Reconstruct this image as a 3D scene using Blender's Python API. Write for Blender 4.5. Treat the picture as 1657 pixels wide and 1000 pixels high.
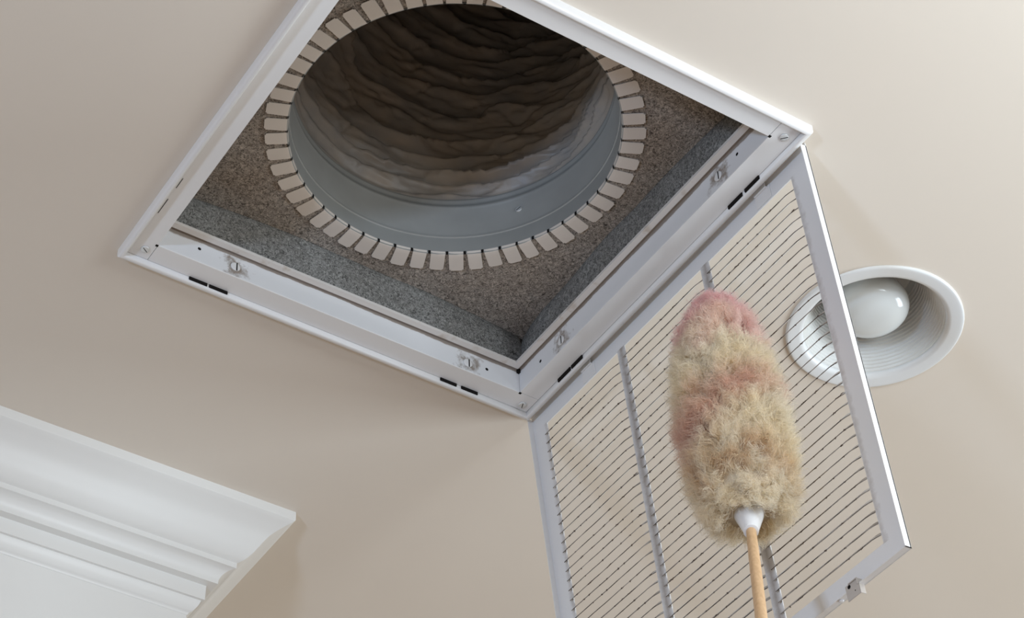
import bpy, bmesh, math, random
import numpy as np
from mathutils import Vector, Matrix, noise
from mathutils.geometry import tessellate_polygon

random.seed(7)
rng = np.random.default_rng(7)
H0 = 2.8                                   # ceiling height in metres; below, lengths are in mm with the ceiling at z = 0
def mm(v): return Vector((v[0] * .001, v[1] * .001, v[2] * .001 + H0))
sc = bpy.context.scene
for o in list(bpy.data.objects): bpy.data.objects.remove(o)

# ---------------------------------------------------------------- camera
F_PX, SHX, SHY = 3686.63, -62.4, 212.8
cam_d = bpy.data.cameras.new('camera'); cam = bpy.data.objects.new('camera', cam_d); sc.collection.objects.link(cam)
cam.location = mm((-1337.0, -1875.6, -1977.0))
cam.rotation_euler = (2.26992, 0.02434, 5.71612)
cam_d.sensor_width = 36; cam_d.lens = F_PX / 1657 * 36
cam_d.shift_x = -SHX / 1657; cam_d.shift_y = SHY / 1657
cam_d.clip_start = .05; cam_d.clip_end = 50
sc.camera = cam

# ---------------------------------------------------------------- world, lights, exposure
W = bpy.data.worlds.new('world'); sc.world = W; W.use_nodes = True
W.node_tree.nodes['Background'].inputs[0].default_value = (1.0, .77, .52, 1)
W.node_tree.nodes['Background'].inputs[1].default_value = .395
def area(name, pos, target, size, power, color, size_y=None):
    d = bpy.data.lights.new(name, 'AREA'); d.energy = power; d.color = color
    d.shape = 'RECTANGLE'; d.size = size; d.size_y = size_y or size
    o = bpy.data.objects.new(name, d); sc.collection.objects.link(o)
    o.location = pos; o.rotation_euler = (Vector(target) - Vector(pos)).to_track_quat('-Z', 'Y').to_euler()
    return o
area('window_light', mm((170, -1680, -470)), mm((-100, -400, 0)), .5, 12, (.80, .91, 1.0))
area('far_window_light', mm((-3700, -2100, -1750)), mm((0, -200, 0)), .35, 56, (.52, .71, 1.0))
area('side_window_light', mm((2700, -1450, -1150)), mm((600, -400, 0)), 1.3, 72, (.76, .89, 1.0))
sc.view_settings.view_transform = 'Standard'; sc.view_settings.look = 'None'
sc.view_settings.exposure = 0.08; sc.view_settings.gamma = 1.0
sc.view_settings.use_curve_mapping = False

# ---------------------------------------------------------------- helpers
def new_mesh(verts, faces, mat, smooth=False):
    me = bpy.data.meshes.new('m')
    me.from_pydata([tuple(v) for v in verts], [], faces)
    if mat: me.materials.append(mat)
    if smooth: me.shade_smooth()
    me.update(); return me
ORI = {}
def origin(o): return ORI.get(o.name, Vector((0, 0, 0)))
def link(name, me, parent=None, loc=None):
    """mesh given in world coordinates (or local ones with loc = its world place)"""
    me.name = name
    o = bpy.data.objects.new(name, me); sc.collection.objects.link(o)
    base = origin(parent) if parent else Vector((0, 0, 0))
    if loc is None:
        n = len(me.vertices); co = np.empty(n * 3); me.vertices.foreach_get('co', co); co = co.reshape(-1, 3)
        c = Vector(((co[:, 0].min() + co[:, 0].max()) / 2, (co[:, 1].min() + co[:, 1].max()) / 2, co[:, 2].min()))
        co -= np.array(c); me.vertices.foreach_set('co', co.ravel()); me.update(); loc = c
    o.location = Vector(loc) - base
    if parent: o.parent = parent
    ORI[o.name] = Vector(loc)
    return o
def mk(name, verts, faces, mat, parent=None, smooth=False):
    return link(name, new_mesh([mm(v) for v in verts], faces, mat, smooth), parent)
def thing(name, label, cat, loc, group=None):
    o = bpy.data.objects.new(name, None); sc.collection.objects.link(o); o.location = mm(loc); ORI[o.name] = mm(loc)
    o.empty_display_size = .02
    o['label'] = label; o['category'] = cat
    if group: o['group'] = group
    return o
def bevel(o, w, seg=2, ang=40):
    m = o.modifiers.new('bevel', 'BEVEL'); m.width = w * .001; m.segments = seg; m.limit_method = 'ANGLE'; m.angle_limit = math.radians(ang)
    m.harden_normals = False
    return o
def wn(o):
    o.data.shade_smooth(); m = o.modifiers.new('wn', 'WEIGHTED_NORMAL'); m.keep_sharp = True
    return o
def plate(outlines, z0, z1, tf=None):
    """flat plate with holes: outlines are lists of 2-D points, the first the outer one"""
    polys = [[Vector((a, b, 0)) for a, b in ol] for ol in outlines]
    flat = [q for pl in polys for q in pl]; tris = tessellate_polygon(polys); n = len(flat)
    verts = [(q.x, q.y, z0) for q in flat] + [(q.x, q.y, z1) for q in flat]
    faces = []
    for t in tris:
        a, b, c = [flat[i] for i in t]
        if (b - a).cross(c - a).z < 0: t = t[::-1]
        faces.append(tuple(reversed(t)) if z1 > z0 else tuple(t))
        faces.append(tuple(i + n for i in (t if z1 > z0 else reversed(t))))
    k = 0
    for pl in polys:
        m = len(pl)
        for i in range(m):
            j = (i + 1) % m; faces.append((k + i, k + j, k + j + n, k + i + n))
        k += m
    if tf: verts = [tf(v) for v in verts]
    return verts, faces
def fixn(o):
    bm = bmesh.new(); bm.from_mesh(o.data); bmesh.ops.recalc_face_normals(bm, faces=bm.faces); bm.to_mesh(o.data); bm.free(); return o
def box(x0, x1, y0, y1, z0, z1):
    v = [(x, y, z) for z in (z0, z1) for y in (y0, y1) for x in (x0, x1)]
    return v, [(0, 2, 3, 1), (4, 5, 7, 6), (0, 1, 5, 4), (2, 6, 7, 3), (0, 4, 6, 2), (1, 3, 7, 5)]
def join(parts):
    V, Fc = [], []
    for v, f in parts:
        n = len(V); V += list(v); Fc += [tuple(i + n for i in q) for q in f]
    return V, Fc
def circle(cx, cy, r, n=96, a0=0): return [(cx + r * math.cos(a0 + 2 * math.pi * i / n), cy + r * math.sin(a0 + 2 * math.pi * i / n)) for i in range(n)]
def lathe(prof, cx, cy, n=128):
    V = [(cx + r * math.cos(2 * math.pi * i / n), cy + r * math.sin(2 * math.pi * i / n), z) for r, z in prof for i in range(n)]
    Fc = [(k * n + i, k * n + (i + 1) % n, (k + 1) * n + (i + 1) % n, (k + 1) * n + i) for k in range(len(prof) - 1) for i in range(n)]
    return V, Fc
def frame_axes(d):
    d = Vector(d).normalized(); a = d.orthogonal().normalized(); return a, d.cross(a), d

# ---------------------------------------------------------------- materials
def mat(name, color, rough=.5, metal=0, spec=.5, bump=None, var=None, setup=None):
    """bump = (scale, strength, distance_mm); var = (scale, other colour, lo, hi)"""
    m = bpy.data.materials.new(name); m.use_nodes = True; nt = m.node_tree; N = nt.nodes; L = nt.links
    b = N['Principled BSDF']
    b.inputs['Base Color'].default_value = (*color, 1); b.inputs['Roughness'].default_value = rough
    b.inputs['Metallic'].default_value = metal; b.inputs['Specular IOR Level'].default_value = spec
    geo = N.new('ShaderNodeNewGeometry')
    if bump:
        t = N.new('ShaderNodeTexNoise'); t.inputs['Scale'].default_value = bump[0]; t.inputs['Detail'].default_value = 4
        L.new(geo.outputs['Position'], t.inputs['Vector'])
        bp = N.new('ShaderNodeBump'); bp.inputs['Strength'].default_value = bump[1]; bp.inputs['Distance'].default_value = bump[2] * .001
        L.new(t.outputs['Fac'], bp.inputs['Height']); L.new(bp.outputs['Normal'], b.inputs['Normal'])
    if var:
        t = N.new('ShaderNodeTexNoise'); t.inputs['Scale'].default_value = var[0]; t.inputs['Detail'].default_value = 6
        L.new(geo.outputs['Position'], t.inputs['Vector'])
        r = N.new('ShaderNodeMapRange'); r.inputs[1].default_value = var[2]; r.inputs[2].default_value = var[3]
        L.new(t.outputs['Fac'], r.inputs[0])
        x = N.new('ShaderNodeMix'); x.data_type = 'RGBA'; x.inputs[6].default_value = (*color, 1); x.inputs[7].default_value = (*var[1], 1)
        L.new(r.outputs[0], x.inputs[0]); L.new(x.outputs[2], b.inputs['Base Color'])
    if setup: setup(m, nt, N, L, b, geo)
    return m
M = {}
M['ceiling'] = mat('ceiling_paint', (.72, .65, .565), .75, spec=.25, bump=(900, .25, .12), var=(3, (.705, .635, .55), .35, .7))
M['trim'] = mat('trim_paint', (.73, .72, .69), .38, spec=.45, bump=(60, .15, .4))
M['metal'] = mat('white_enamel', (.76, .75, .74), .35, spec=.5, bump=(220, .08, .1))
M['screw'] = mat('zinc_screw', (.70, .71, .70), .35, metal=.35)
M['black'] = mat('dark_gap', (.012, .010, .009), .9, spec=.1)
M['galv'] = mat('galvanised_sheet', (.37, .37, .35), .45, metal=.15, spec=.4, bump=(500, .12, .1), var=(25, (.34, .34, .32), .3, .7))
M['tab'] = mat('collar_tab_metal', (.72, .645, .57), .5, spec=.4, bump=(300, .08, .1))
M['beige'] = mat('aged_enamel', (.70, .66, .62), .45, spec=.4, var=(45, (.50, .42, .34), .58, .74))
M['bulb'] = mat('frosted_glass', (.66, .68, .67), .12, spec=.5)
M['baffle'] = mat('baffle_enamel', (.72, .72, .70), .3, spec=.5)
M['ring'] = mat('ring_enamel', (.72, .73, .73), .35, spec=.4)
M['latch'] = mat('latch_steel', (.50, .46, .42), .4, spec=.5)
M['cap'] = mat('white_plastic', (.82, .83, .85), .3, spec=.5)
M['floor'] = mat('floor_wood', (.42, .33, .25), .5, bump=(30, .2, 1), var=(6, (.35, .26, .19), .35, .65))

def felt_setup(tint, dark, light):
    def f(m, nt, N, L, b, geo):
        t = N.new('ShaderNodeTexNoise'); t.inputs['Scale'].default_value = 230; t.inputs['Detail'].default_value = 8; t.inputs['Roughness'].default_value = .8
        t.inputs['Distortion'].default_value = 1.5
        L.new(geo.outputs['Position'], t.inputs['Vector'])
        t2 = N.new('ShaderNodeTexNoise'); t2.inputs['Scale'].default_value = 9; t2.inputs['Detail'].default_value = 3
        L.new(geo.outputs['Position'], t2.inputs['Vector'])
        t3 = N.new('ShaderNodeTexNoise'); t3.inputs['Scale'].default_value = 60; t3.inputs['Detail'].default_value = 3
        L.new(geo.outputs['Position'], t3.inputs['Vector'])
        r = N.new('ShaderNodeValToRGB'); e = r.color_ramp.elements
        e[0].position = .40; e[0].color = (*dark, 1); e[1].position = .63; e[1].color = (*light, 1)
        L.new(t.outputs['Fac'], r.inputs[0])
        x = N.new('ShaderNodeMix'); x.data_type = 'RGBA'; x.blend_type = 'MULTIPLY'
        rr = N.new('ShaderNodeMapRange'); rr.inputs[1].default_value = .35; rr.inputs[2].default_value = .65
        L.new(t2.outputs['Fac'], rr.inputs[0]); L.new(rr.outputs[0], x.inputs[0])
        L.new(r.outputs[0], x.inputs[6]); x.inputs[7].default_value = (*tint, 1)
        L.new(x.outputs[2], b.inputs['Base Color'])
        ad = N.new('ShaderNodeMath'); ad.operation = 'ADD'; L.new(t.outputs['Fac'], ad.inputs[0]); L.new(t3.outputs['Fac'], ad.inputs[1])
        bp = N.new('ShaderNodeBump'); bp.inputs['Strength'].default_value = .8; bp.inputs['Distance'].default_value = .002
        L.new(ad.outputs[0], bp.inputs['Height']); L.new(bp.outputs['Normal'], b.inputs['Normal'])
    return f
M['felt_brown'] = mat('brown_felt', (.2, .18, .16), .95, spec=.1, setup=felt_setup((.84, .78, .72), (.11, .095, .083), (.80, .71, .62)))
M['felt_grey'] = mat('grey_felt', (.2, .2, .2), .95, spec=.1, setup=felt_setup((.84, .82, .80), (.08, .077, .072), (.50, .49, .46)))

def duct_setup(m, nt, N, L, b, geo):
    t = N.new('ShaderNodeTexNoise'); t.inputs['Scale'].default_value = 22; t.inputs['Detail'].default_value = 5
    L.new(geo.outputs['Position'], t.inputs['Vector'])
    r = N.new('ShaderNodeValToRGB'); e = r.color_ramp.elements
    e[0].position = .35; e[0].color = (.31, .285, .26, 1); e[1].position = .65; e[1].color = (.40, .34, .28, 1)
    L.new(t.outputs['Fac'], r.inputs[0]); L.new(r.outputs[0], b.inputs['Base Color'])
M['duct'] = mat('duct_film', (.16, .14, .12), .42, spec=.4, bump=(90, .35, 1.5), setup=duct_setup)

def channel_setup(m, nt, N, L, b, geo):
    """white enamel with old brown dirt along the top joint and round the latches (stains of their own shape)"""
    sp = N.new('ShaderNodeSeparateXYZ'); L.new(geo.outputs['Position'], sp.inputs[0])
    t = N.new('ShaderNodeTexNoise'); t.inputs['Scale'].default_value = 55; t.inputs['Detail'].default_value = 7; t.inputs['Roughness'].default_value = .7
    L.new(geo.outputs['Position'], t.inputs['Vector'])
    t2 = N.new('ShaderNodeTexNoise'); t2.inputs['Scale'].default_value = 6; t2.inputs['Detail'].default_value = 3
    L.new(geo.outputs['Position'], t2.inputs['Vector'])
    def math_(op, a, bb=None):
        q = N.new('ShaderNodeMath'); q.operation = op
        for i, v in enumerate((a, bb)):
            if v is None: continue
            if isinstance(v, (int, float)): q.inputs[i].default_value = v
            else: L.new(v, q.inputs[i])
        return q.outputs[0]
    d = math_('ABSOLUTE', math_('SUBTRACT', sp.outputs[2], H0 + .0324))
    w = math_('MULTIPLY', math_('ADD', math_('ADD', t2.outputs['Fac'], math_('MULTIPLY', t.outputs['Fac'], .4)), -.36), .016)
    line = math_('SUBTRACT', 1, math_('DIVIDE', d, w)); line = math_('MULTIPLY', line, 3.0)
    total = line
    for k in KNOBS:
        v = N.new('ShaderNodeVectorMath'); v.operation = 'DISTANCE'; L.new(geo.outputs['Position'], v.inputs[0]); v.inputs[1].default_value = mm(k)
        q = math_('SUBTRACT', 1.0, math_('DIVIDE', v.outputs['Value'], .045))
        q = math_('MULTIPLY', math_('SUBTRACT', math_('ADD', math_('MULTIPLY', q, .50), t.outputs['Fac']), .78), 6)
        total = math_('MAXIMUM', total, q)
    cl = N.new('ShaderNodeClamp'); L.new(total, cl.inputs[0])
    x = N.new('ShaderNodeMix'); x.data_type = 'RGBA'; x.inputs[6].default_value = (.75, .75, .755, 1); x.inputs[7].default_value = (.22, .165, .12, 1)
    L.new(math_('MULTIPLY', cl.outputs[0], .85), x.inputs[0]); L.new(x.outputs[2], b.inputs['Base Color'])
KNOBS = [(-458.5, -37, 11), (-117.5, -37, 9), (-37, -134.8, 9), (-37, -469.9, 12.6)]
M['channel'] = mat('stained_enamel', (.8, .8, .81), .4, spec=.5, setup=channel_setup)

def wood_setup(m, nt, N, L, b, geo):
    tc = N.new('ShaderNodeTexCoord'); mp = N.new('ShaderNodeMapping'); mp.inputs['Scale'].default_value = (300, 300, 12)
    L.new(tc.outputs['Object'], mp.inputs[0])
    t = N.new('ShaderNodeTexNoise'); t.inputs['Scale'].default_value = 1; t.inputs['Detail'].default_value = 5; L.new(mp.outputs[0], t.inputs['Vector'])
    r = N.new('ShaderNodeValToRGB'); e = r.color_ramp.elements
    e[0].position = .3; e[0].color = (.54, .34, .18, 1); e[1].position = .7; e[1].color = (.66, .44, .25, 1)
    L.new(t.outputs['Fac'], r.inputs[0]); L.new(r.outputs[0], b.inputs['Base Color'])
M['wood'] = mat('birch_dowel', (.6, .4, .2), .45, spec=.4, setup=wood_setup)

def wool_setup(m, nt, N, L, b, geo):
    at = N.new('ShaderNodeAttribute'); at.attribute_name = 'dye'
    L.new(at.outputs['Color'], b.inputs['Base Color'])
    b.inputs['Sheen Weight'].default_value = .5
    tr = N.new('ShaderNodeBsdfTranslucent'); L.new(at.outputs['Color'], tr.inputs[0])
    mx = N.new('ShaderNodeMixShader'); mx.inputs[0].default_value = .62
    L.new(b.outputs[0], mx.inputs[1]); L.new(tr.outputs[0], mx.inputs[2]); L.new(mx.outputs[0], N['Material Output'].inputs[0])
M['wool'] = mat('dyed_wool', (.8, .7, .55), .85, spec=.15, setup=wool_setup)
def blade_setup(m, nt, N, L, b, geo):
    t = N.new('ShaderNodeTexNoise'); t.inputs['Scale'].default_value = 45; t.inputs['Detail'].default_value = 5
    L.new(geo.outputs['Position'], t.inputs['Vector'])
    r = N.new('ShaderNodeValToRGB'); e = r.color_ramp.elements
    e[0].position = .38; e[0].color = (.07, .055, .045, 1); e[1].position = .66; e[1].color = (.42, .38, .34, 1)
    L.new(t.outputs['Fac'], r.inputs[0]); L.new(r.outputs[0], b.inputs['Base Color'])
M['blade'] = mat('dusty_blade', (.3, .3, .3), .7, spec=.3, setup=blade_setup)
M['bladeface'] = mat('blade_enamel', (.60, .58, .55), .5, spec=.4, var=(40, (.30, .26, .22), .42, .62))
M['dust'] = mat('brown_dust', (.13, .10, .08), .95, spec=.05)

# ---------------------------------------------------------------- structure: ceiling, floor, wall, crown moulding
LC = (288.0, -371.1)                       # recessed light centre
HC = (-294.8, -292.1); HR = 204.6; HZ = 103.5
XE, YE = -162.2, 341.0                     # outer ceiling corner of the crown moulding
v, f = plate([[(-3600, -3000), (3400, -3000), (3400, 3000), (-3600, 3000)],
              [(-590, -590), (-590, -10), (-10, -10), (-10, -590)], circle(*LC, 103, 64)], 0, 22)
o = fixn(mk('ceiling', v, f, M['ceiling'])); o['kind'] = 'structure'
v, f = box(-3600, 3400, -3000, 3000, -2830, -2800); o = mk('floor', v, f, M['floor']); o['kind'] = 'structure'

prof = [(0, 0), (0, -13), (1.6, -16.2), (4, -17.6), (9, -21), (15, -25), (24, -31), (28, -36.5), (35, -49), (41.5, -60), (48, -67.5), (54, -71.8), (58.6, -73.6),
        (59, -82), (63, -82.6), (68, -85.5), (73, -91), (76, -97), (76.8, -104.4), (80, -105), (88.6, -105), (89.4, -128), (93.5, -128.2),
        (94.5, -133), (97, -138.8), (100.5, -144), (104, -147.6), (107.5, -149)]
def smooth_prof(p):
    return p
cov = [(4, -17.6)]
# cove: smooth curve from the top fillet down to the second fillet
cpts = [(4, -17.6), (14.8, -24.6), (26, -34), (35, -47.5), (43, -60.5), (51, -69.5), (58.4, -73.6)]
def catmull(P, n=5):
    out = []
    for i in range(len(P) - 1):
        a = P[max(i - 1, 0)]; b = P[i]; c = P[i + 1]; d = P[min(i + 2, len(P) - 1)]
        for k in range(n):
            t = k / n
            out.append(tuple(.5 * (2 * b[j] + (c[j] - a[j]) * t + (2 * a[j] - 5 * b[j] + 4 * c[j] - d[j]) * t * t + (3 * b[j] - a[j] - 3 * c[j] + d[j]) * t ** 3) for j in (0, 1)))
    out.append(P[-1]); return out
prof = ([(0, 2), (0, -13.5), (.5, -15), (2.5, -16.5)] + catmull(cpts) + [(58.8, -82)] +
        catmull([(62, -82.6), (68, -85.2), (73, -90.5), (76, -97), (76.8, -104.4)]) + [(88.6, -104.8), (89.2, -128.2)] +
        catmull([(93, -128.4), (93.6, -131), (96.5, -137.5), (100.5, -143), (104.5, -146), (105.8, -148.6)]) + [(108, -150), (108, 2)])
XL, YB = -1500.0, 1400.0
n = len(prof)
V = [(XL, YE + q, z) for q, z in prof] + [(XE - q, YE + q, z) for q, z in prof] + [(XE - q, YB, z) for q, z in prof]
Fa = [(i, (i + 1) % n, n + (i + 1) % n, n + i) for i in range(n)] + [tuple(range(n)), tuple(range(2 * n - 1, n - 1, -1))]
o = fixn(mk('trim_1', V[:2 * n], Fa, M['trim'])); o['kind'] = 'structure'
o.data.shade_smooth(); o.data.set_sharp_from_angle(angle=math.radians(28))
V2 = V[n:]
o = fixn(mk('trim_2', V2, Fa, M['trim'])); o['kind'] = 'structure'
o.data.shade_smooth(); o.data.set_sharp_from_angle(angle=math.radians(28))
xw, yw = XE - 107, YE + 107
v, f = box(XL, xw, yw, YB, -1600, 1); o = mk('wall_back', v, f, M['trim']); o['kind'] = 'structure'
v, f = box(XL, xw + 3, yw - 3, yw, -1600, -263); o = bevel(mk('trim_3', v, f, M['trim']), 1.5); o['kind'] = 'structure'

# ---------------------------------------------------------------- return air vent frame
vent = thing('return_air_vent', 'square white metal ceiling vent with dirty rails and its slatted grille door hanging open', 'vent', (-300, -300, -14))
A = 600.0
SIDES = {'b': ((0, 0), (-1, 0), (0, -1)), 'r': ((0, -A), (0, 1), (-1, 0)), 'l': ((-A, 0), (0, -1), (1, 0)), 't': ((-A, -A), (1, 0), (0, 1))}
# each side: start corner, direction along, direction inward ; local (u along, w inward, z)
def side_tf(k):
    (cx, cy), (ux, uy), (wx, wy) = SIDES[k]
    return lambda u, w, z: (cx + ux * u + wx * w, cy + uy * u + wy * w, z)
RIM = [(0, 0), (0, -10.5), (.6, -12.4), (2.2, -13.5), (5.2, -13.7), (6.6, -13.1), (7.2, -12), (7.2, -5.6), (7.2, -4), (7.2, 0)]
def mitred(profile, k, closed=True):
    T = side_tf(k); m = len(profile)
    V = [T(w, w, z) for w, z in profile] + [T(A - w, w, z) for w, z in profile]
    Fc = [(i, (i + 1) % m, m + (i + 1) % m, m + i) for i in range(m if closed else m - 1)]
    if closed: Fc += [tuple(range(m)), tuple(range(2 * m - 1, m - 1, -1))]
    return V, Fc
CH = [(36.5, -4.2), (36.5, 31), (36.5, 32.6), (40.5, 32.9), (40.5, 34), (35.2, 34), (35.2, -4.2)]
LG = [(40.2, 31.8), (41, 30.6), (49, 30.9), (49, 35.4), (40.6, 35.4), (40.6, 34.2), (40.2, 34.1)]
rails = {}
for k in 'brlt':
    T = side_tf(k)
    rim = fixn(mk('frame_rim', *mitred(RIM, k), M['metal'], vent)); rim.data.shade_smooth(); rim.data.set_sharp_from_angle(angle=math.radians(50))
    # face band: pinwheel joints, one end runs on to the outer rim, the other butts
    ext0, ext1 = {'b': (7.6, 36.9), 'r': (7.6, 36.9), 'l': (7.6, 36.9), 't': (7.6, 36.9)}[k]
    u0, u1 = (7.6, A - 36.9)
    v, f = box(u0, u1, 7.6, 36.4, -5.2, -3.6)
    band = fixn(mk('frame_rail', [T(*q) for q in v], f, M['metal'], vent)); bevel(band, .5, 2)
    rails[k] = band
    lg = fixn(mk('filter_ledge', *mitred(LG, k), M['beige'], vent))
    ch = fixn(mk('filter_channel', *mitred(CH, k), M['channel'], vent)); bevel(ch, .8, 2)
def disc(c, nrm, r, h, name, m, parent, seg=28, dome=.3, smooth=True):
    a, b, d = frame_axes(nrm); c = Vector(c)
    prof_ = [(r, 0), (r, h * (1 - dome)), (r * .86, h * .93), (r * .5, h), (0.001, h)]
    V = [tuple(c + a * (q * math.cos(2 * math.pi * i / seg)) + b * (q * math.sin(2 * math.pi * i / seg)) + d * z) for q, z in prof_ for i in range(seg)]
    Fc = [(k * seg + i, k * seg + (i + 1) % seg, (k + 1) * seg + (i + 1) % seg, (k + 1) * seg + i) for k in range(4) for i in range(seg)] + [tuple(range(seg - 1, -1, -1))]
    o = mk(name, V, Fc, m, parent, smooth); fixn(o); return o
def bar(c, along, nrm, l, w, h, name, m, parent):
    c = Vector(c); u = Vector(along).normalized(); d = Vector(nrm).normalized(); s = d.cross(u)
    V = [tuple(c + u * (i * l / 2) + s * (j * w / 2) + d * k * h) for k in (0, 1) for j in (-1, 1) for i in (-1, 1)]
    return fixn(mk(name, V, box(0, 1, 0, 1, 0, 1)[1], m, parent))
for x, y, k, an in ((-574.2, -23.5, 'l', .6), (-20.5, -18, 'b', 1.2), (-20.6, -572.6, 'r', 2.3), (-575, -578, 't', .2)):
    s = disc((x, y, -5.2), (0, 0, -1), 5.4, 2.0, 'screw', M['screw'], rails[k])
    bar((x, y, -7.3), (math.cos(an), math.sin(an), 0), (0, 0, -1), 9, .9, .12, 'screw_slot', M['black'], rails[k])
# slotted filter latches and small holes on the channel walls
for (c, nrm) in (((-458.5, -36.5, 11.5), (0, -1, 0)), ((-117.5, -36.5, 9), (0, -1, 0)), ((-36.5, -134.8, 9.5), (-1, 0, 0)), ((-36.5, -469.9, 12.6), (-1, 0, 0))):
    disc(c, nrm, 6.6, 1.6, 'filter_latch', M['metal'], vent)
    cc = Vector(c) + Vector(nrm) * 1.65 + (Vector((1.5, 0, 0)) if nrm[1] else Vector((0, -1.5, 0)))
    bar(cc, (0, 0, 1), nrm, 13, 1.7, .12, 'latch_slot', M['black'], vent)
for (c, nrm) in (((-508.5, -36.5, 17.6), (0, -1, 0)), ((-87.6, -36.5, 12.3), (0, -1, 0)), ((-36.5, -86.4, 11.7), (-1, 0, 0)), ((-36.5, -507, 17.3), (-1, 0, 0))):
    disc(c, nrm, 2.3, .15, 'rivet_hole', M['black'], vent, seg=14)
# hinge slots punched along the inner corner of the rim
for x0, x1 in ((-506.5, -481.8), (-478.9, -453.6), (-141.8, -117.1), (-109.6, -84.5)):
    v, f = box(x0, x1, -8.9, -7.1, -9.6, -5.0); mk('hinge_slot', v, f, M['black'], vent)
for y0, y1 in ((-112.1, -84), (-139.2, -115), (-476, -449), (-508.7, -481.5)):
    v, f = box(-9.0, -7.1, y0, y1, -10.4, -5.0); mk('hinge_slot', v, f, M['black'], vent)
for y0, y1 in ((-113, -86), (-152, -134)):
    v, f = box(-588.6, -587.8, y0, y1, -5.5, -5.1); mk('joint_gap', v, f, M['black'], vent)
# small dark notches at the channel corners
for x, y in ((-35.6, -35.6), (-564.6, -35.8), (-35.6, -564.6)):
    v, f = box(x - 1.8, x + 1.8, y - 1.8, y + 1.8, -5.35, -4.9); mk('corner_notch', v, f, M['black'], vent)
v, f = box(-40.5, -36, -40.5, -36.2, 27, 33); mk('corner_notch', v, f, M['black'], vent)

# ---------------------------------------------------------------- felt-lined plenum box
plen = thing('plenum_box', 'felt-lined box above the open ceiling vent, brown top and grey sides', 'air box', (-300, -300, 35))
def pillow(u0, u1, z0, z1, T, depth, nu=60, nz=14, seed=0, bulge=15):
    V = []
    for j in range(nz + 1):
        for i in range(nu + 1):
            a = i / nu; b = j / nz
            w = depth * (max(0, math.sin(math.pi * min(1, b * .9 + .1))) ** .7) * (1 - .25 * (2 * a - 1) ** 6)
            w += 3.0 * noise.noise(Vector((a * 7 + seed, b * 2.2, seed)))
            w += bulge * b * b * max(0, math.sin(math.pi * a)) ** .6
            V.append(T(u0 + (u1 - u0) * a, w, z0 + (z1 - z0) * b))
    Fc = [(j * (nu + 1) + i, j * (nu + 1) + i + 1, (j + 1) * (nu + 1) + i + 1, (j + 1) * (nu + 1) + i) for j in range(nz) for i in range(nu)]
    return V, Fc
BX0, BX1, BY0, BY1 = -578, -22, -578, -29
for T, u0, u1, sd in ((lambda u, w, z: (u, BY1 + 4 - w, z), BX0, BX1, 1.3), (lambda u, w, z: (BX1 + 4 - w, u, z), BY0, BY1, 5.1),
                      (lambda u, w, z: (u, BY0 - 4 + w, z), BX0, BX1, 8.7), (lambda u, w, z: (BX0 - 4 + w, u, z), BY0, BY1, 11.2)):
    o = mk('side_lining', *pillow(u0, u1, 35.5, 107, T, 11, seed=sd), M['felt_grey'], plen, True)
    o.modifiers.new('thick', 'SOLIDIFY').thickness = .002
v, f = plate([[(BX0 - 6, BY0 - 6), (BX1 + 6, BY0 - 6), (BX1 + 6, BY1 + 6), (BX0 - 6, BY1 + 6)], circle(*HC, HR + 2.5, 128)], HZ + 1.2, HZ + 9)
o = fixn(mk('top_lining', v, f, M['felt_brown'], plen))
for x0, x1, y0, y1 in ((BX0 - 22, BX0 - 8, BY0 - 22, BY1 + 22), (BX1 + 8, BX1 + 22, BY0 - 22, BY1 + 22), (BX0 - 8, BX1 + 8, BY0 - 22, BY0 - 8), (BX0 - 8, BX1 + 8, BY1 + 8, BY1 + 22)):
    v, f = box(x0, x1, y0, y1, 24, 112); mk('box_wall', v, f, M['galv'], plen)
v, f = plate([[(BX0 - 22, BY0 - 22), (BX1 + 22, BY0 - 22), (BX1 + 22, BY1 + 22), (BX0 - 22, BY1 + 22)], circle(*HC, HR + 1.2, 96)], 112, 116)
fixn(mk('box_top', v, f, M['galv'], plen))

# ---------------------------------------------------------------- collar with bent tabs
col = thing('duct_collar', 'round grey galvanised duct collar ringed by bent cream tabs', 'duct collar', (HC[0], HC[1], HZ))
cp = [(HR + 1.6, HZ + 100.5), (HR + 1.6, HZ + 2), (HR + 1.2, HZ - .1), (HR, HZ + .6), (HR, HZ + 29), (HR - 1.2, HZ + 30), (HR - 1.2, HZ + 32.5), (HR, HZ + 33.5),
      (HR + .4, HZ + 34.5), (HR, HZ + 35.5), (HR, HZ + 80), (HR - 2.2, HZ + 82.5), (HR - 2.6, HZ + 85), (HR - 1.6, HZ + 88), (HR - .2, HZ + 89.5), (HR - .2, HZ + 94), (HR - 1.6, HZ + 96), (HR - 1.6, HZ + 99), (HR, HZ + 100.5), (HR + 1.6, HZ + 100.5)]
o = mk('collar_ring', *lathe(cp, *HC, 192), M['galv'], col, True); fixn(o); o.data.set_sharp_from_angle(angle=math.radians(50))
NT = 56
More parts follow.
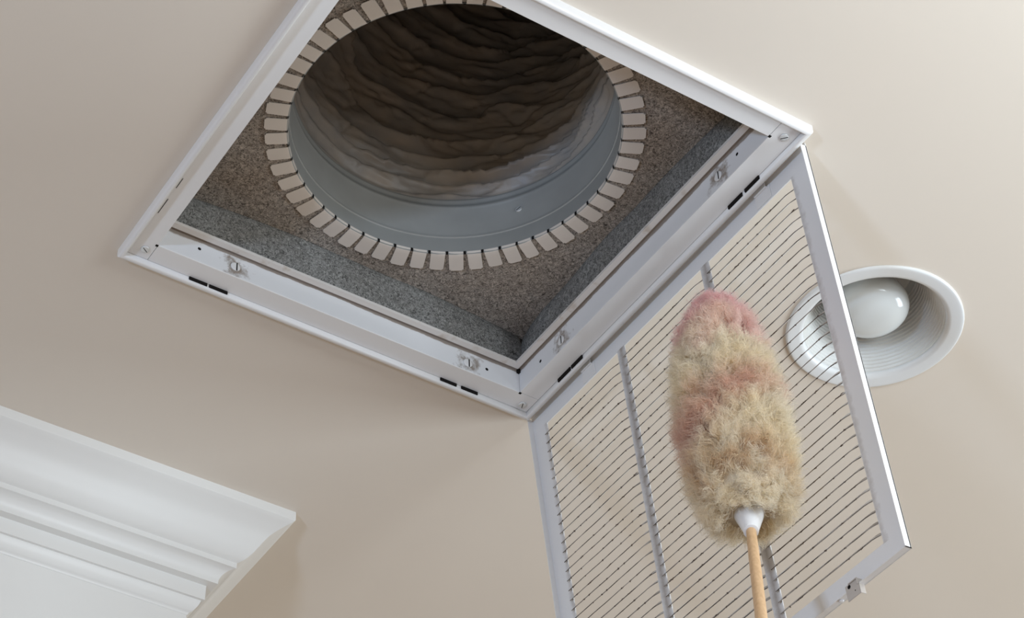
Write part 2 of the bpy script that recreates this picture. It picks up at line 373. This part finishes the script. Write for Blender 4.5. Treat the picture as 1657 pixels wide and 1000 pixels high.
def tab_mesh(w, l, bend):
    pr = [(-.8, 3.2), (-.5, 1.2), (.4, .2), (1.8, -.35), (6, -.6 - bend * .2), (l, -.9 - bend)]
    V = []
    for dz in (0, .9):
        for i, (r, z) in enumerate(pr):
            h = w / 2 * (1 if i < 5 else .98)
            V += [(r, -h, z + dz), (r, h, z + dz)]
    # rounded outer corners
    m = len(pr) * 2
    Fc = []
    for i in range(len(pr) - 1):
        a = 2 * i; Fc.append((a, a + 1, a + 3, a + 2)); Fc.append((m + a, m + a + 2, m + a + 3, m + a + 1))
        Fc.append((a, a + 2, m + a + 2, m + a)); Fc.append((a + 1, m + a + 1, m + a + 3, a + 3))
    Fc.append((m - 2, m - 1, 2 * m - 1, 2 * m - 2)); Fc.append((0, m, m + 1, 1))
    me = new_mesh([tuple(c * .001 for c in q) for q in V], Fc, M['tab'])
    bm = bmesh.new(); bm.from_mesh(me)
    ed = [e for e in bm.edges if abs(e.verts[0].co.z - e.verts[1].co.z) > .0007 and abs(e.verts[0].co.x - l * .001) < 1e-5 and abs(e.verts[1].co.x - l * .001) < 1e-5]
    bmesh.ops.bevel(bm, geom=ed, offset=.0018, segments=2, affect='EDGES'); bmesh.ops.recalc_face_normals(bm, faces=bm.faces)
    bm.to_mesh(me); bm.free(); return me
tabs = [tab_mesh(18.6, 28.5, 0), tab_mesh(18.0, 28, 1.0), tab_mesh(19, 29, .5)]
base_ = origin(col)
for i in range(NT):
    a = math.radians(3.0 + 6.4286 * (i + .5)) + random.uniform(-.004, .004)
    o = bpy.data.objects.new('tab', tabs[i % 3 if random.random() < .8 else 0]); sc.collection.objects.link(o)
    pos = mm((HC[0] + (HR + .3) * math.cos(a), HC[1] + (HR + .3) * math.sin(a), HZ)); o.parent = col; o.location = pos - base_
    o.rotation_euler = (random.uniform(-.02, .02), random.uniform(-.03, .01), a + random.uniform(-.03, .03))
# small black holes where the slits between tabs end
for i in range(NT):
    a = math.radians(3.0 + 6.4286 * i); r = HR - .15; da = .0078
    V = [(HC[0] + r * math.cos(a + s * da), HC[1] + r * math.sin(a + s * da), HZ + z) for z in (-.3, 5.0) for s in (-1, 1)]
    r2 = r + .8
    V += [(HC[0] + r2 * math.cos(a + s * da), HC[1] + r2 * math.sin(a + s * da), HZ + z) for z in (-.3, 5.0) for s in (-1, 1)]
    fixn(mk('tab_slit', V, [(0, 1, 3, 2), (4, 6, 7, 5), (0, 4, 5, 1), (2, 3, 7, 6), (0, 2, 6, 4), (1, 5, 7, 3)], M['black'], col))
aS = math.radians(33.5); cS = (HC[0] + (HR - .1) * math.cos(aS), HC[1] + (HR - .1) * math.sin(aS), HZ + 62)
s = disc(cS, (-math.cos(aS), -math.sin(aS), 0), 4.6, 2.2, 'screw', M['screw'], col)
bar(Vector(cS) + Vector((-math.cos(aS), -math.sin(aS), 0)) * 2.25, (math.sin(aS), -math.cos(aS), .6), (-math.cos(aS), -math.sin(aS), 0), 7.5, .8, .12, 'screw_slot', M['black'], col)

# ---------------------------------------------------------------- crumpled flexible duct
def flex():
    nh, na = 400, 640
    lean = Vector((.84, -.54, 0)); Lh = 1000.0
    V = []; c = Vector((HC[0], HC[1], HZ + 96)); ang = 0
    dh = Lh / nh
    for j in range(nh + 1):
        h = j * dh
        ang = math.radians(52) * min(1, (h / 700)) ** 1.1
        ax = (Vector((0, 0, 1)) * math.cos(ang) + lean * math.sin(ang)).normalized()
        if j: c = c + ax * dh
        side = Vector((-lean.y, lean.x, 0)); e1 = side.cross(ax).normalized() * 1.0
        # e1 lies along the lean, tilted down with the ring
        for i in range(na):
            t = 2 * math.pi * i / na; ct, st = math.cos(t), math.sin(t)
            P = Vector((ct * 1.0, st * 1.0, h * .006))
            w1 = noise.noise(P * 1.2); w2 = noise.noise(Vector((ct * 2.2 + 9, st * 2.2, h * .034))); w3 = noise.noise(Vector((ct * 5.5 + 3, st * 5.5, h * .12)))
            pitch = 20 + 13 * min(1, h / 260)
            ph = h / pitch + t / (2 * math.pi) + 1.0 * w1 + .42 * w2 + .08 * w3
            fr = ph - math.floor(ph)
            saw = (fr / .9) ** 1.25 if fr < .9 else (1 - fr) / .1
            amp = 20 * (.6 + .9 * abs(w1 + .8 * w2)) * min(1, .4 + h / 90)
            # a second family of slanted creases, and fine crumples running along the folds
            p2 = h / 31 + 3 * t / (2 * math.pi) + 1.1 * noise.noise(Vector((ct * 3 + 20, st * 3, h * .014)))
            f2 = abs((p2 - math.floor(p2)) * 2 - 1); cre = max(0, 1 - f2 * 5) * max(0, noise.noise(Vector((ct * 4, st * 4 + 31, h * .03))) + .12) * 2
            Q = Vector((ct * 3.5, st * 3.5, h * .085))
            n1 = abs(noise.noise(Q)); n2 = abs(noise.noise(Vector((ct * 10 + 4, st * 10 + h * .02, h * .17))))
            k = min(1, h / 30)
            r = HR + .9 + 7 * min(1, h / 50) - amp * min(1, h / 14) * saw + k * (4.0 * cre + 5.0 * n1 + 3.0 * n2 - 2)
            r += 5 * (1 - min(1, h / 25)) ** 2 * 0
            V.append(tuple(c + (e1 * ct + side * st) * r))
    Fc = [(j * na + i, j * na + (i + 1) % na, (j + 1) * na + (i + 1) % na, (j + 1) * na + i) for j in range(nh) for i in range(na)]
    Fc.append(tuple(nh * na + i for i in range(na)))
    return V, Fc
v, f = flex()
duct = mk('flexible_duct', v, f, M['duct']); fixn(duct); duct.data.shade_smooth()
duct['label'] = 'dark crumpled flexible duct rising above the round collar'; duct['category'] = 'duct'

# ---------------------------------------------------------------- grille door
PH = math.radians(5.1193); DD = Vector((math.sin(PH), 0, -math.cos(PH))); DN = Vector((-math.cos(PH), 0, -math.sin(PH)))
DO = Vector((10.35, 0, -3.4))
def dp(s, y, nn): q = DO + DD * s + DN * nn; return (q.x, y, q.z)
YL, YR, DL, DF = 4.0, -574.6, 576.4, 8.6
def door_setup(m, nt, N, L, b, geo):
    """white enamel with grey-brown dust caught on the two narrow bars and along the slot ends"""
    sp = N.new('ShaderNodeSeparateXYZ'); L.new(geo.outputs['Position'], sp.inputs[0])
    t = N.new('ShaderNodeTexNoise'); t.inputs['Scale'].default_value = 70; t.inputs['Detail'].default_value = 7; t.inputs['Roughness'].default_value = .7
    L.new(geo.outputs['Position'], t.inputs['Vector'])
    def q(op, a, bb):
        n_ = N.new('ShaderNodeMath'); n_.operation = op
        for i, v in enumerate((a, bb)):
            if isinstance(v, (int, float)): n_.inputs[i].default_value = v
            elif v is not None: L.new(v, n_.inputs[i])
        return n_.outputs[0]
    tot = None
    for y, w, k in ((-.1955, .013, 1.25), (-.372, .013, 1.25), (-.0245, .008, .8), (-.543, .010, .7)):
        e = q('MULTIPLY', q('SUBTRACT', 1.0, q('DIVIDE', q('ABSOLUTE', q('SUBTRACT', sp.outputs[1], y), None), w)), k)
        tot = e if tot is None else q('MAXIMUM', tot, e)
    fac = q('MULTIPLY', q('SUBTRACT', q('ADD', q('MULTIPLY', tot, .75), t.outputs['Fac']), .72), 1.3)
    inz = q('MULTIPLY', q('GREATER_THAN', sp.outputs[2], H0 - .551), q('LESS_THAN', sp.outputs[2], H0 - .028))
    fac = q('MULTIPLY', fac, inz)
    cl = N.new('ShaderNodeClamp'); L.new(fac, cl.inputs[0])
    x = N.new('ShaderNodeMix'); x.data_type = 'RGBA'; x.inputs[6].default_value = (.75, .75, .755, 1); x.inputs[7].default_value = (.36, .32, .29, 1)
    L.new(cl.outputs[0], x.inputs[0]); L.new(x.outputs[2], b.inputs['Base Color'])
M['door'] = mat('dusty_door_enamel', (.8, .8, .81), .4, spec=.5, setup=door_setup)
door = fixn(mk('grille_door', *plate([[(-3, YL), (DL, YL), (DL, YR), (-3, YR)],
     [(26, -27), (26, -187.5), (549, -187.5), (549, -27)], [(26, -203), (26, -363.5), (549, -363.5), (549, -203)], [(26, -380), (26, -541), (549, -541), (549, -380)]],
     0, 1.3, lambda q: dp(*q)), M['door'], vent))
fl = []
def dbox(s0, s1, y0, y1, n0, n1):
    v, f = box(s0, s1, y0, y1, n0, n1); return [dp(*q) for q in v], f
fixn(mk('door_flange', *join([dbox(1.5, DL, YL - 1.2, YL, -.2, DF), dbox(1.5, DL, YR, YR + 1.2, -.2, DF), dbox(DL - 1.2, DL, YR, YL, -.2, DF)]), M['metal'], door))
# bent blades: pulled out of the sheet at a slant, their near ends twisted back into it
AL = math.radians(45.5)
def blade_mesh(w):
    N_ = 28; V = []; half = 6.2
    for i in range(N_ + 1):
        y = (i / N_ - .5) * (w + 3) + 1.5            # +y end runs a little over the sheet
        e = min(1, max(0, 1 - (y + w / 2) / 16.0))           # 1 at the -y end
        al = AL + math.radians(4) * e ** 1.5
        hw = half * (1 - .5 * e ** 2)
        cs = 2.4 * e ** 2
        wob = .35 * noise.noise(Vector((y * .09, w, 0)))
        # cross-section: back edge pair, front edge pair
        for sg, th in ((-1, -.33), (-1, .33), (1, -.5), (1, .5)):
            nn = sg * hw * math.cos(al) - th * math.sin(al); dd = sg * hw * math.sin(al) + th * math.cos(al) + cs + wob
            V.append(tuple((DD * dd + DN * nn + Vector((0, y, 0))) * .001))
    Fc = []; mi = []
    for i in range(N_):
        a = i * 4; b = a + 4
        for p, q in ((0, 1), (1, 3), (3, 2), (2, 0)):
            Fc.append((a + p, a + q, b + q, b + p)); mi.append(1 if (p, q) == (3, 2) else 0)
    Fc += [(0, 1, 3, 2), (N_ * 4, N_ * 4 + 2, N_ * 4 + 3, N_ * 4 + 1)]; mi += [0, 0]
    me = new_mesh(V, Fc, M['bladeface']); me.materials.append(M['blade'])
    me.polygons.foreach_set('material_index', mi)
    bm = bmesh.new(); bm.from_mesh(me); bmesh.ops.recalc_face_normals(bm, faces=bm.faces); bm.to_mesh(me); bm.free(); return me
bo = origin(door); dust = []
for (ya, yb) in ((-27, -187.5), (-203, -363.5), (-380, -541)):
    me = blade_mesh(abs(yb - ya))
    for i in range(35):
        s = 26 + 523 / 36 * (i + 1); yc = (ya + yb) / 2
        o = bpy.data.objects.new('blade', me); sc.collection.objects.link(o); o.parent = door
        o.location = mm(dp(s, yc, .6)) - bo; o.rotation_euler = (0, random.uniform(-.03, .03), 0)
        # dust clumps on the near edge
        x = ya - random.uniform(2, 14)
        while x > yb + 8:
            l = random.choice([2, 3, 4, 6, 9]) * random.uniform(.7, 1.4)
            if random.random() < .55:
                hgt = random.uniform(.5, 1.15); k = 6
                for q in range(k):
                    yy = x - l * q / (k - 1); rr = hgt * math.sin(math.pi * (q + .6) / (k + .2)) * random.uniform(.6, 1.2)
                    dust.append((s + 4.6 + random.uniform(-.3, .5), yy, 5.2 + random.uniform(-.4, .4), rr + .25, l / k))
            x -= l + random.uniform(3, 22)
V, Fc = [], []
for s, y, nn, r, ly in dust:
    c = Vector(dp(s, y, nn)); b0 = len(V)
    for d in (DD * r, -DD * r, DN * r, -DN * r, Vector((0, ly * .9, 0)), Vector((0, -ly * .9, 0))):
        V.append(tuple(c + d * random.uniform(.7, 1.25)))
    for a, b, c_ in ((0, 2, 4), (2, 1, 4), (1, 3, 4), (3, 0, 4), (2, 0, 5), (1, 2, 5), (3, 1, 5), (0, 3, 5)): Fc.append((b0 + a, b0 + b, b0 + c_))
o = mk('dust', V, Fc, M['dust'], door); o['kind'] = 'stuff'; o['label'] = 'brown dust clinging to the blade edges'
# hinge leaves
for y0 in (-127, -492):
    V, Fc = join([dbox(4, 24, y0 - 14, y0 + 14, 1.3, 2.2), dbox(-1, 7, y0 - 10, y0 + 12, 4, 5.2), dbox(5.5, 7, y0 - 10, y0 + 12, 1.5, 5)])
    bevel(fixn(mk('hinge_leaf', V, Fc, M['metal'], door)), .6)
# latch at the free edge
lv = bevel(fixn(mk('latch', *join([dbox(569, 588, -501, -481, 7.8, 8.9), dbox(574, 588, -502, -501, 1.5, 8.9), dbox(569, 574, -501, -481, 2, 7.8)]), M['latch'], door)), .5)
disc(dp(572.5, -487, 8.9), DN, 2.3, .2, 'latch_hole', M['black'], door, 16)
disc(dp(581, -494.5, 8.9), DN, .7, .15, 'latch_hole', M['black'], door, 10)
bevel(mk('latch_pin', *join([dbox(568.6, 570, -500.4, -487, 8.9, 10.4), dbox(568.6, 577, -501.2, -499.8, 8.9, 10.4)]), M['latch'], door), .5)
disc(dp(576.6, -467.6, 4), DD, 2.6, 1.2, 'rivet', M['cap'], door, 16)

# ---------------------------------------------------------------- recessed light
rl = thing('recessed_light', 'round white recessed ceiling light with ribbed baffle and unlit bulb', 'ceiling light', (*LC, -3))
v, f = lathe([(113.8, 0), (113.8, -1.6), (112.8, -3.0), (111, -3.4), (108, -3.0), (98, -2.6), (94, -1.6), (91.6, 1.2), (90.6, 5), (91.6, 5.4), (113, .2), (113.8, 0)], *LC, 160)
fixn(mk('trim_ring', v, f, M['ring'], rl, True))
pr = []; z = 4.5; r = 91.4
while z < 84:
    pr += [(r, z), (r - 1.9, z + .7), (r - 2.3, z + 3.1), (r - 1.0, z + 3.9)]; z += 4.8; r -= 1.5
pr += [(r, z), (r - 3, z + 8), (20, z + 12), (.5, z + 12)]
o = mk('baffle', *lathe(pr, *LC, 256), M['baffle'], rl); fixn(o); o.data.shade_smooth(); o.data.set_sharp_from_angle(angle=math.radians(30))
bp = [(.2, 10), (15, 10.7), (28, 13), (38, 17.2), (45, 23), (48.8, 30), (49.8, 36), (48.5, 44), (42, 58), (31, 76), (22, 90), (17, 98)]
o = mk('bulb', *lathe(catmull(bp, 4), *LC, 96), M['bulb'], rl, True); fixn(o)

# ---------------------------------------------------------------- lambswool duster
P0 = Vector(dp(190, -452, 85)); P1 = Vector(dp(486, -457, 100))             # tip and base of the tuft's core
AX = (P1 - P0).normalized(); LT = (P1 - P0).length
ea = AX.orthogonal().normalized(); eb = AX.cross(ea)
dust_t = thing('duster', 'fluffy pink and cream lambswool duster on a wooden stick before the grille', 'duster', tuple(P1 + AX * 40))
def prof_r(t):      # wool radius along the tuft, t = 0 tip .. 1 base
    if t < 0: return 0
    return float(np.interp(t, [0, .04, .12, .25, .42, .6, .75, .88, .97, 1.0], [8, 20, 36, 47, 55, 58, 57, 54, 46, 34]))
def dye(t, a, jit):
    cream = np.array((.98, .90, .73)); pale = np.array((.97, .94, .87)); pink = np.array((.96, .70, .68)); rose = np.array((.82, .55, .44)); tan = np.array((.80, .60, .38))
    n_ = noise.noise(Vector((math.cos(a) * 1.3, math.sin(a) * 1.3, t * 5)))
    n2 = noise.noise(Vector((math.cos(a) * 3, math.sin(a) * 3, t * 14)) + Vector((5, 5, 5)))
    c = cream * (1 - .5 * max(0, min(1, .5 + n_))) + pale * .5 * max(0, min(1, .5 + n_))
    wp = max(0, min(1, (.27 + .16 * n_ - t) / .10)); c = c * (1 - wp) + pink * wp
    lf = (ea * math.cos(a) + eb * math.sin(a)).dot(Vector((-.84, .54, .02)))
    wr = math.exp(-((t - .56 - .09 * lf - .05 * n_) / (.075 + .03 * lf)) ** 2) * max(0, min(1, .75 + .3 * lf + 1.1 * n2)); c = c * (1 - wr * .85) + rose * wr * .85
    wt = math.exp(-((t - .86) / .07) ** 2) * max(0, min(1, .35 + 1.5 * n2)); c = c * (1 - wt) + tan * wt
    return c * (1 + jit)
def set_dye(me, cols):
    at = me.color_attributes.new('dye', 'FLOAT_COLOR', 'POINT')
    at.data.foreach_set('color', np.c_[cols, np.ones(len(cols))].astype(np.float32).ravel())
def wool_core():
    nh, na = 120, 120; V = []; C = []
    for j in range(nh + 1):
        t = j / nh
        for i in range(na):
            a = 2 * math.pi * i / na
            r = prof_r(t) * .86 * (1 + .10 * noise.noise(Vector((math.cos(a) * 3, math.sin(a) * 3, t * 9))))
            if j == 0 or j == nh: r *= .3
            V.append(tuple(P0 + AX * (LT * t) + (ea * math.cos(a) + eb * math.sin(a)) * r)); C.append(dye(t, a, -.04))
    Fc = [(j * na + i, j * na + (i + 1) % na, (j + 1) * na + (i + 1) % na, (j + 1) * na + i) for j in range(nh) for i in range(na)]
    Fc += [tuple(range(na)), tuple(nh * na + i for i in range(na))]
    return V, Fc, np.array(C)
def wool_strands():
    Vs, Fs, Cs = [], [], []; nb = 0
    NCL, PER, SEG = 3800, 16, 9
    for c in range(NCL):
        t = random.random() ** .95; a = random.uniform(0, 2 * math.pi)
        if random.random() < .10: t = random.uniform(-.01, .05)
        R = prof_r(max(0, min(1, t))); rad = ea * math.cos(a) + eb * math.sin(a); tan = rad.cross(AX)
        tipf = max(0, 1 - t / .12); basef = max(0, (t - .92) / .08)
        d0 = (rad * (1 - .5 * tipf - .2 * basef) - AX * (.25 + 1.1 * tipf) + AX * 1.2 * basef).normalized()
        # a neighbourhood's shared lean gives the tufty, parted look
        lean = tan * .9 * noise.noise(Vector((math.cos(a) * 2, math.sin(a) * 2, t * 7))) + AX * .9 * noise.noise(Vector((math.cos(a) * 2 + 7, math.sin(a) * 2, t * 7)))
        root = P0 + AX * (LT * t) + rad * (R * .72)
        length = R * .26 + 15 * random.uniform(.6, 1.25)
        cr = random.uniform(2.6, 6.0); cf = random.uniform(1.2, 2.8); cph = random.uniform(0, 6.28); hand = random.choice((-1, 1))
        b1 = d0.orthogonal().normalized(); b2 = d0.cross(b1)
        cj = random.uniform(-.10, .08)
        base_c = dye(t, a, cj)
        for k in range(PER):
            off = (b1 * random.gauss(0, 1) + b2 * random.gauss(0, 1)) * 3.2
            ln = length * random.uniform(.75, 1.15); stray = (b1 * random.gauss(0, 1) + b2 * random.gauss(0, 1)) * (1.6 if random.random() < .85 else 6)
            wdt = random.uniform(.22, .42); wd = (b1 * math.cos(k) + b2 * math.sin(k))
            pts = []
            for q in range(SEG + 1):
                u = q / SEG
                p = root + off * (1 - .72 * u) + d0 * (ln * u * (1 - .12 * u)) + lean * (13 * u * u) + stray * u * u * 1.4
                th = cph + hand * cf * 2 * math.pi * u
                p = p + (b1 * math.cos(th) + b2 * math.sin(th)) * (cr * u)
                pts.append(p)
            cc = base_c * (1 + random.uniform(-.06, .06))
            for q, p in enumerate(pts):
                w = wd * wdt * (1 - .75 * (q / SEG) ** 2)
                Vs.append(tuple((p - w) )); Vs.append(tuple((p + w)))
                sh = 1.0
                Cs.append(cc * sh); Cs.append(cc * sh)
            for q in range(SEG):
                Fs.append((nb + 2 * q, nb + 2 * q + 1, nb + 2 * q + 3, nb + 2 * q + 2))
            nb += 2 * (SEG + 1)
    return Vs, Fs, np.array(Cs)
v, f, c = wool_core(); o = mk('wool_core', v, f, M['wool'], dust_t, True); fixn(o); set_dye(o.data, c)
v, f, c = wool_strands()
me = bpy.data.meshes.new('wool'); va = np.array([tuple(q) for q in v], dtype=np.float64) * .001; va[:, 2] += H0
me.vertices.add(len(va)); me.vertices.foreach_set('co', va.ravel()); fa = np.array(f, dtype=np.int32)
me.loops.add(fa.size); me.loops.foreach_set('vertex_index', fa.ravel()); me.polygons.add(len(fa))
me.polygons.foreach_set('loop_start', np.arange(0, fa.size, 4, dtype=np.int32)); me.polygons.foreach_set('loop_total', np.full(len(fa), 4, dtype=np.int32))
me.update(calc_edges=True); me.materials.append(M['wool']); me.shade_smooth(); set_dye(me, c)
o = link('wool', me, dust_t); o['kind'] = 'stuff'; o['label'] = 'curly wool dyed pink at the tip, cream and rose below'
# ferrule and handle
HA = (Vector(dp(687, -534, 190)) - P1).normalized()
def tube(p, d, prof_, seg=32):
    a, b, d = frame_axes(d); V = [tuple(p + d * z + a * (r * math.cos(2 * math.pi * i / seg)) + b * (r * math.sin(2 * math.pi * i / seg))) for r, z in prof_ for i in range(seg)]
    m = len(prof_)
    Fc = [(k * seg + i, k * seg + (i + 1) % seg, (k + 1) * seg + (i + 1) % seg, (k + 1) * seg + i) for k in range(m - 1) for i in range(seg)] + [tuple(range(seg)), tuple((m - 1) * seg + i for i in range(seg))]
    return V, Fc
o = fixn(mk('ferrule', *tube(P1, HA, [(15, -30), (16.6, -4), (16.2, 0), (14.2, 10), (12.2, 20), (10.2, 30), (8.4, 39), (8, 43), (6.4, 43.4)]), M['cap'], dust_t, True)); o.data.set_sharp_from_angle(angle=math.radians(50))
o = fixn(mk('handle', *tube(P1, HA, [(5.0, -25), (5.2, 30), (5.5, 60), (5.9, 130), (6.2, 300), (6.2, 640), (5.4, 648), (3, 650)]), M['wood'], dust_t, True))
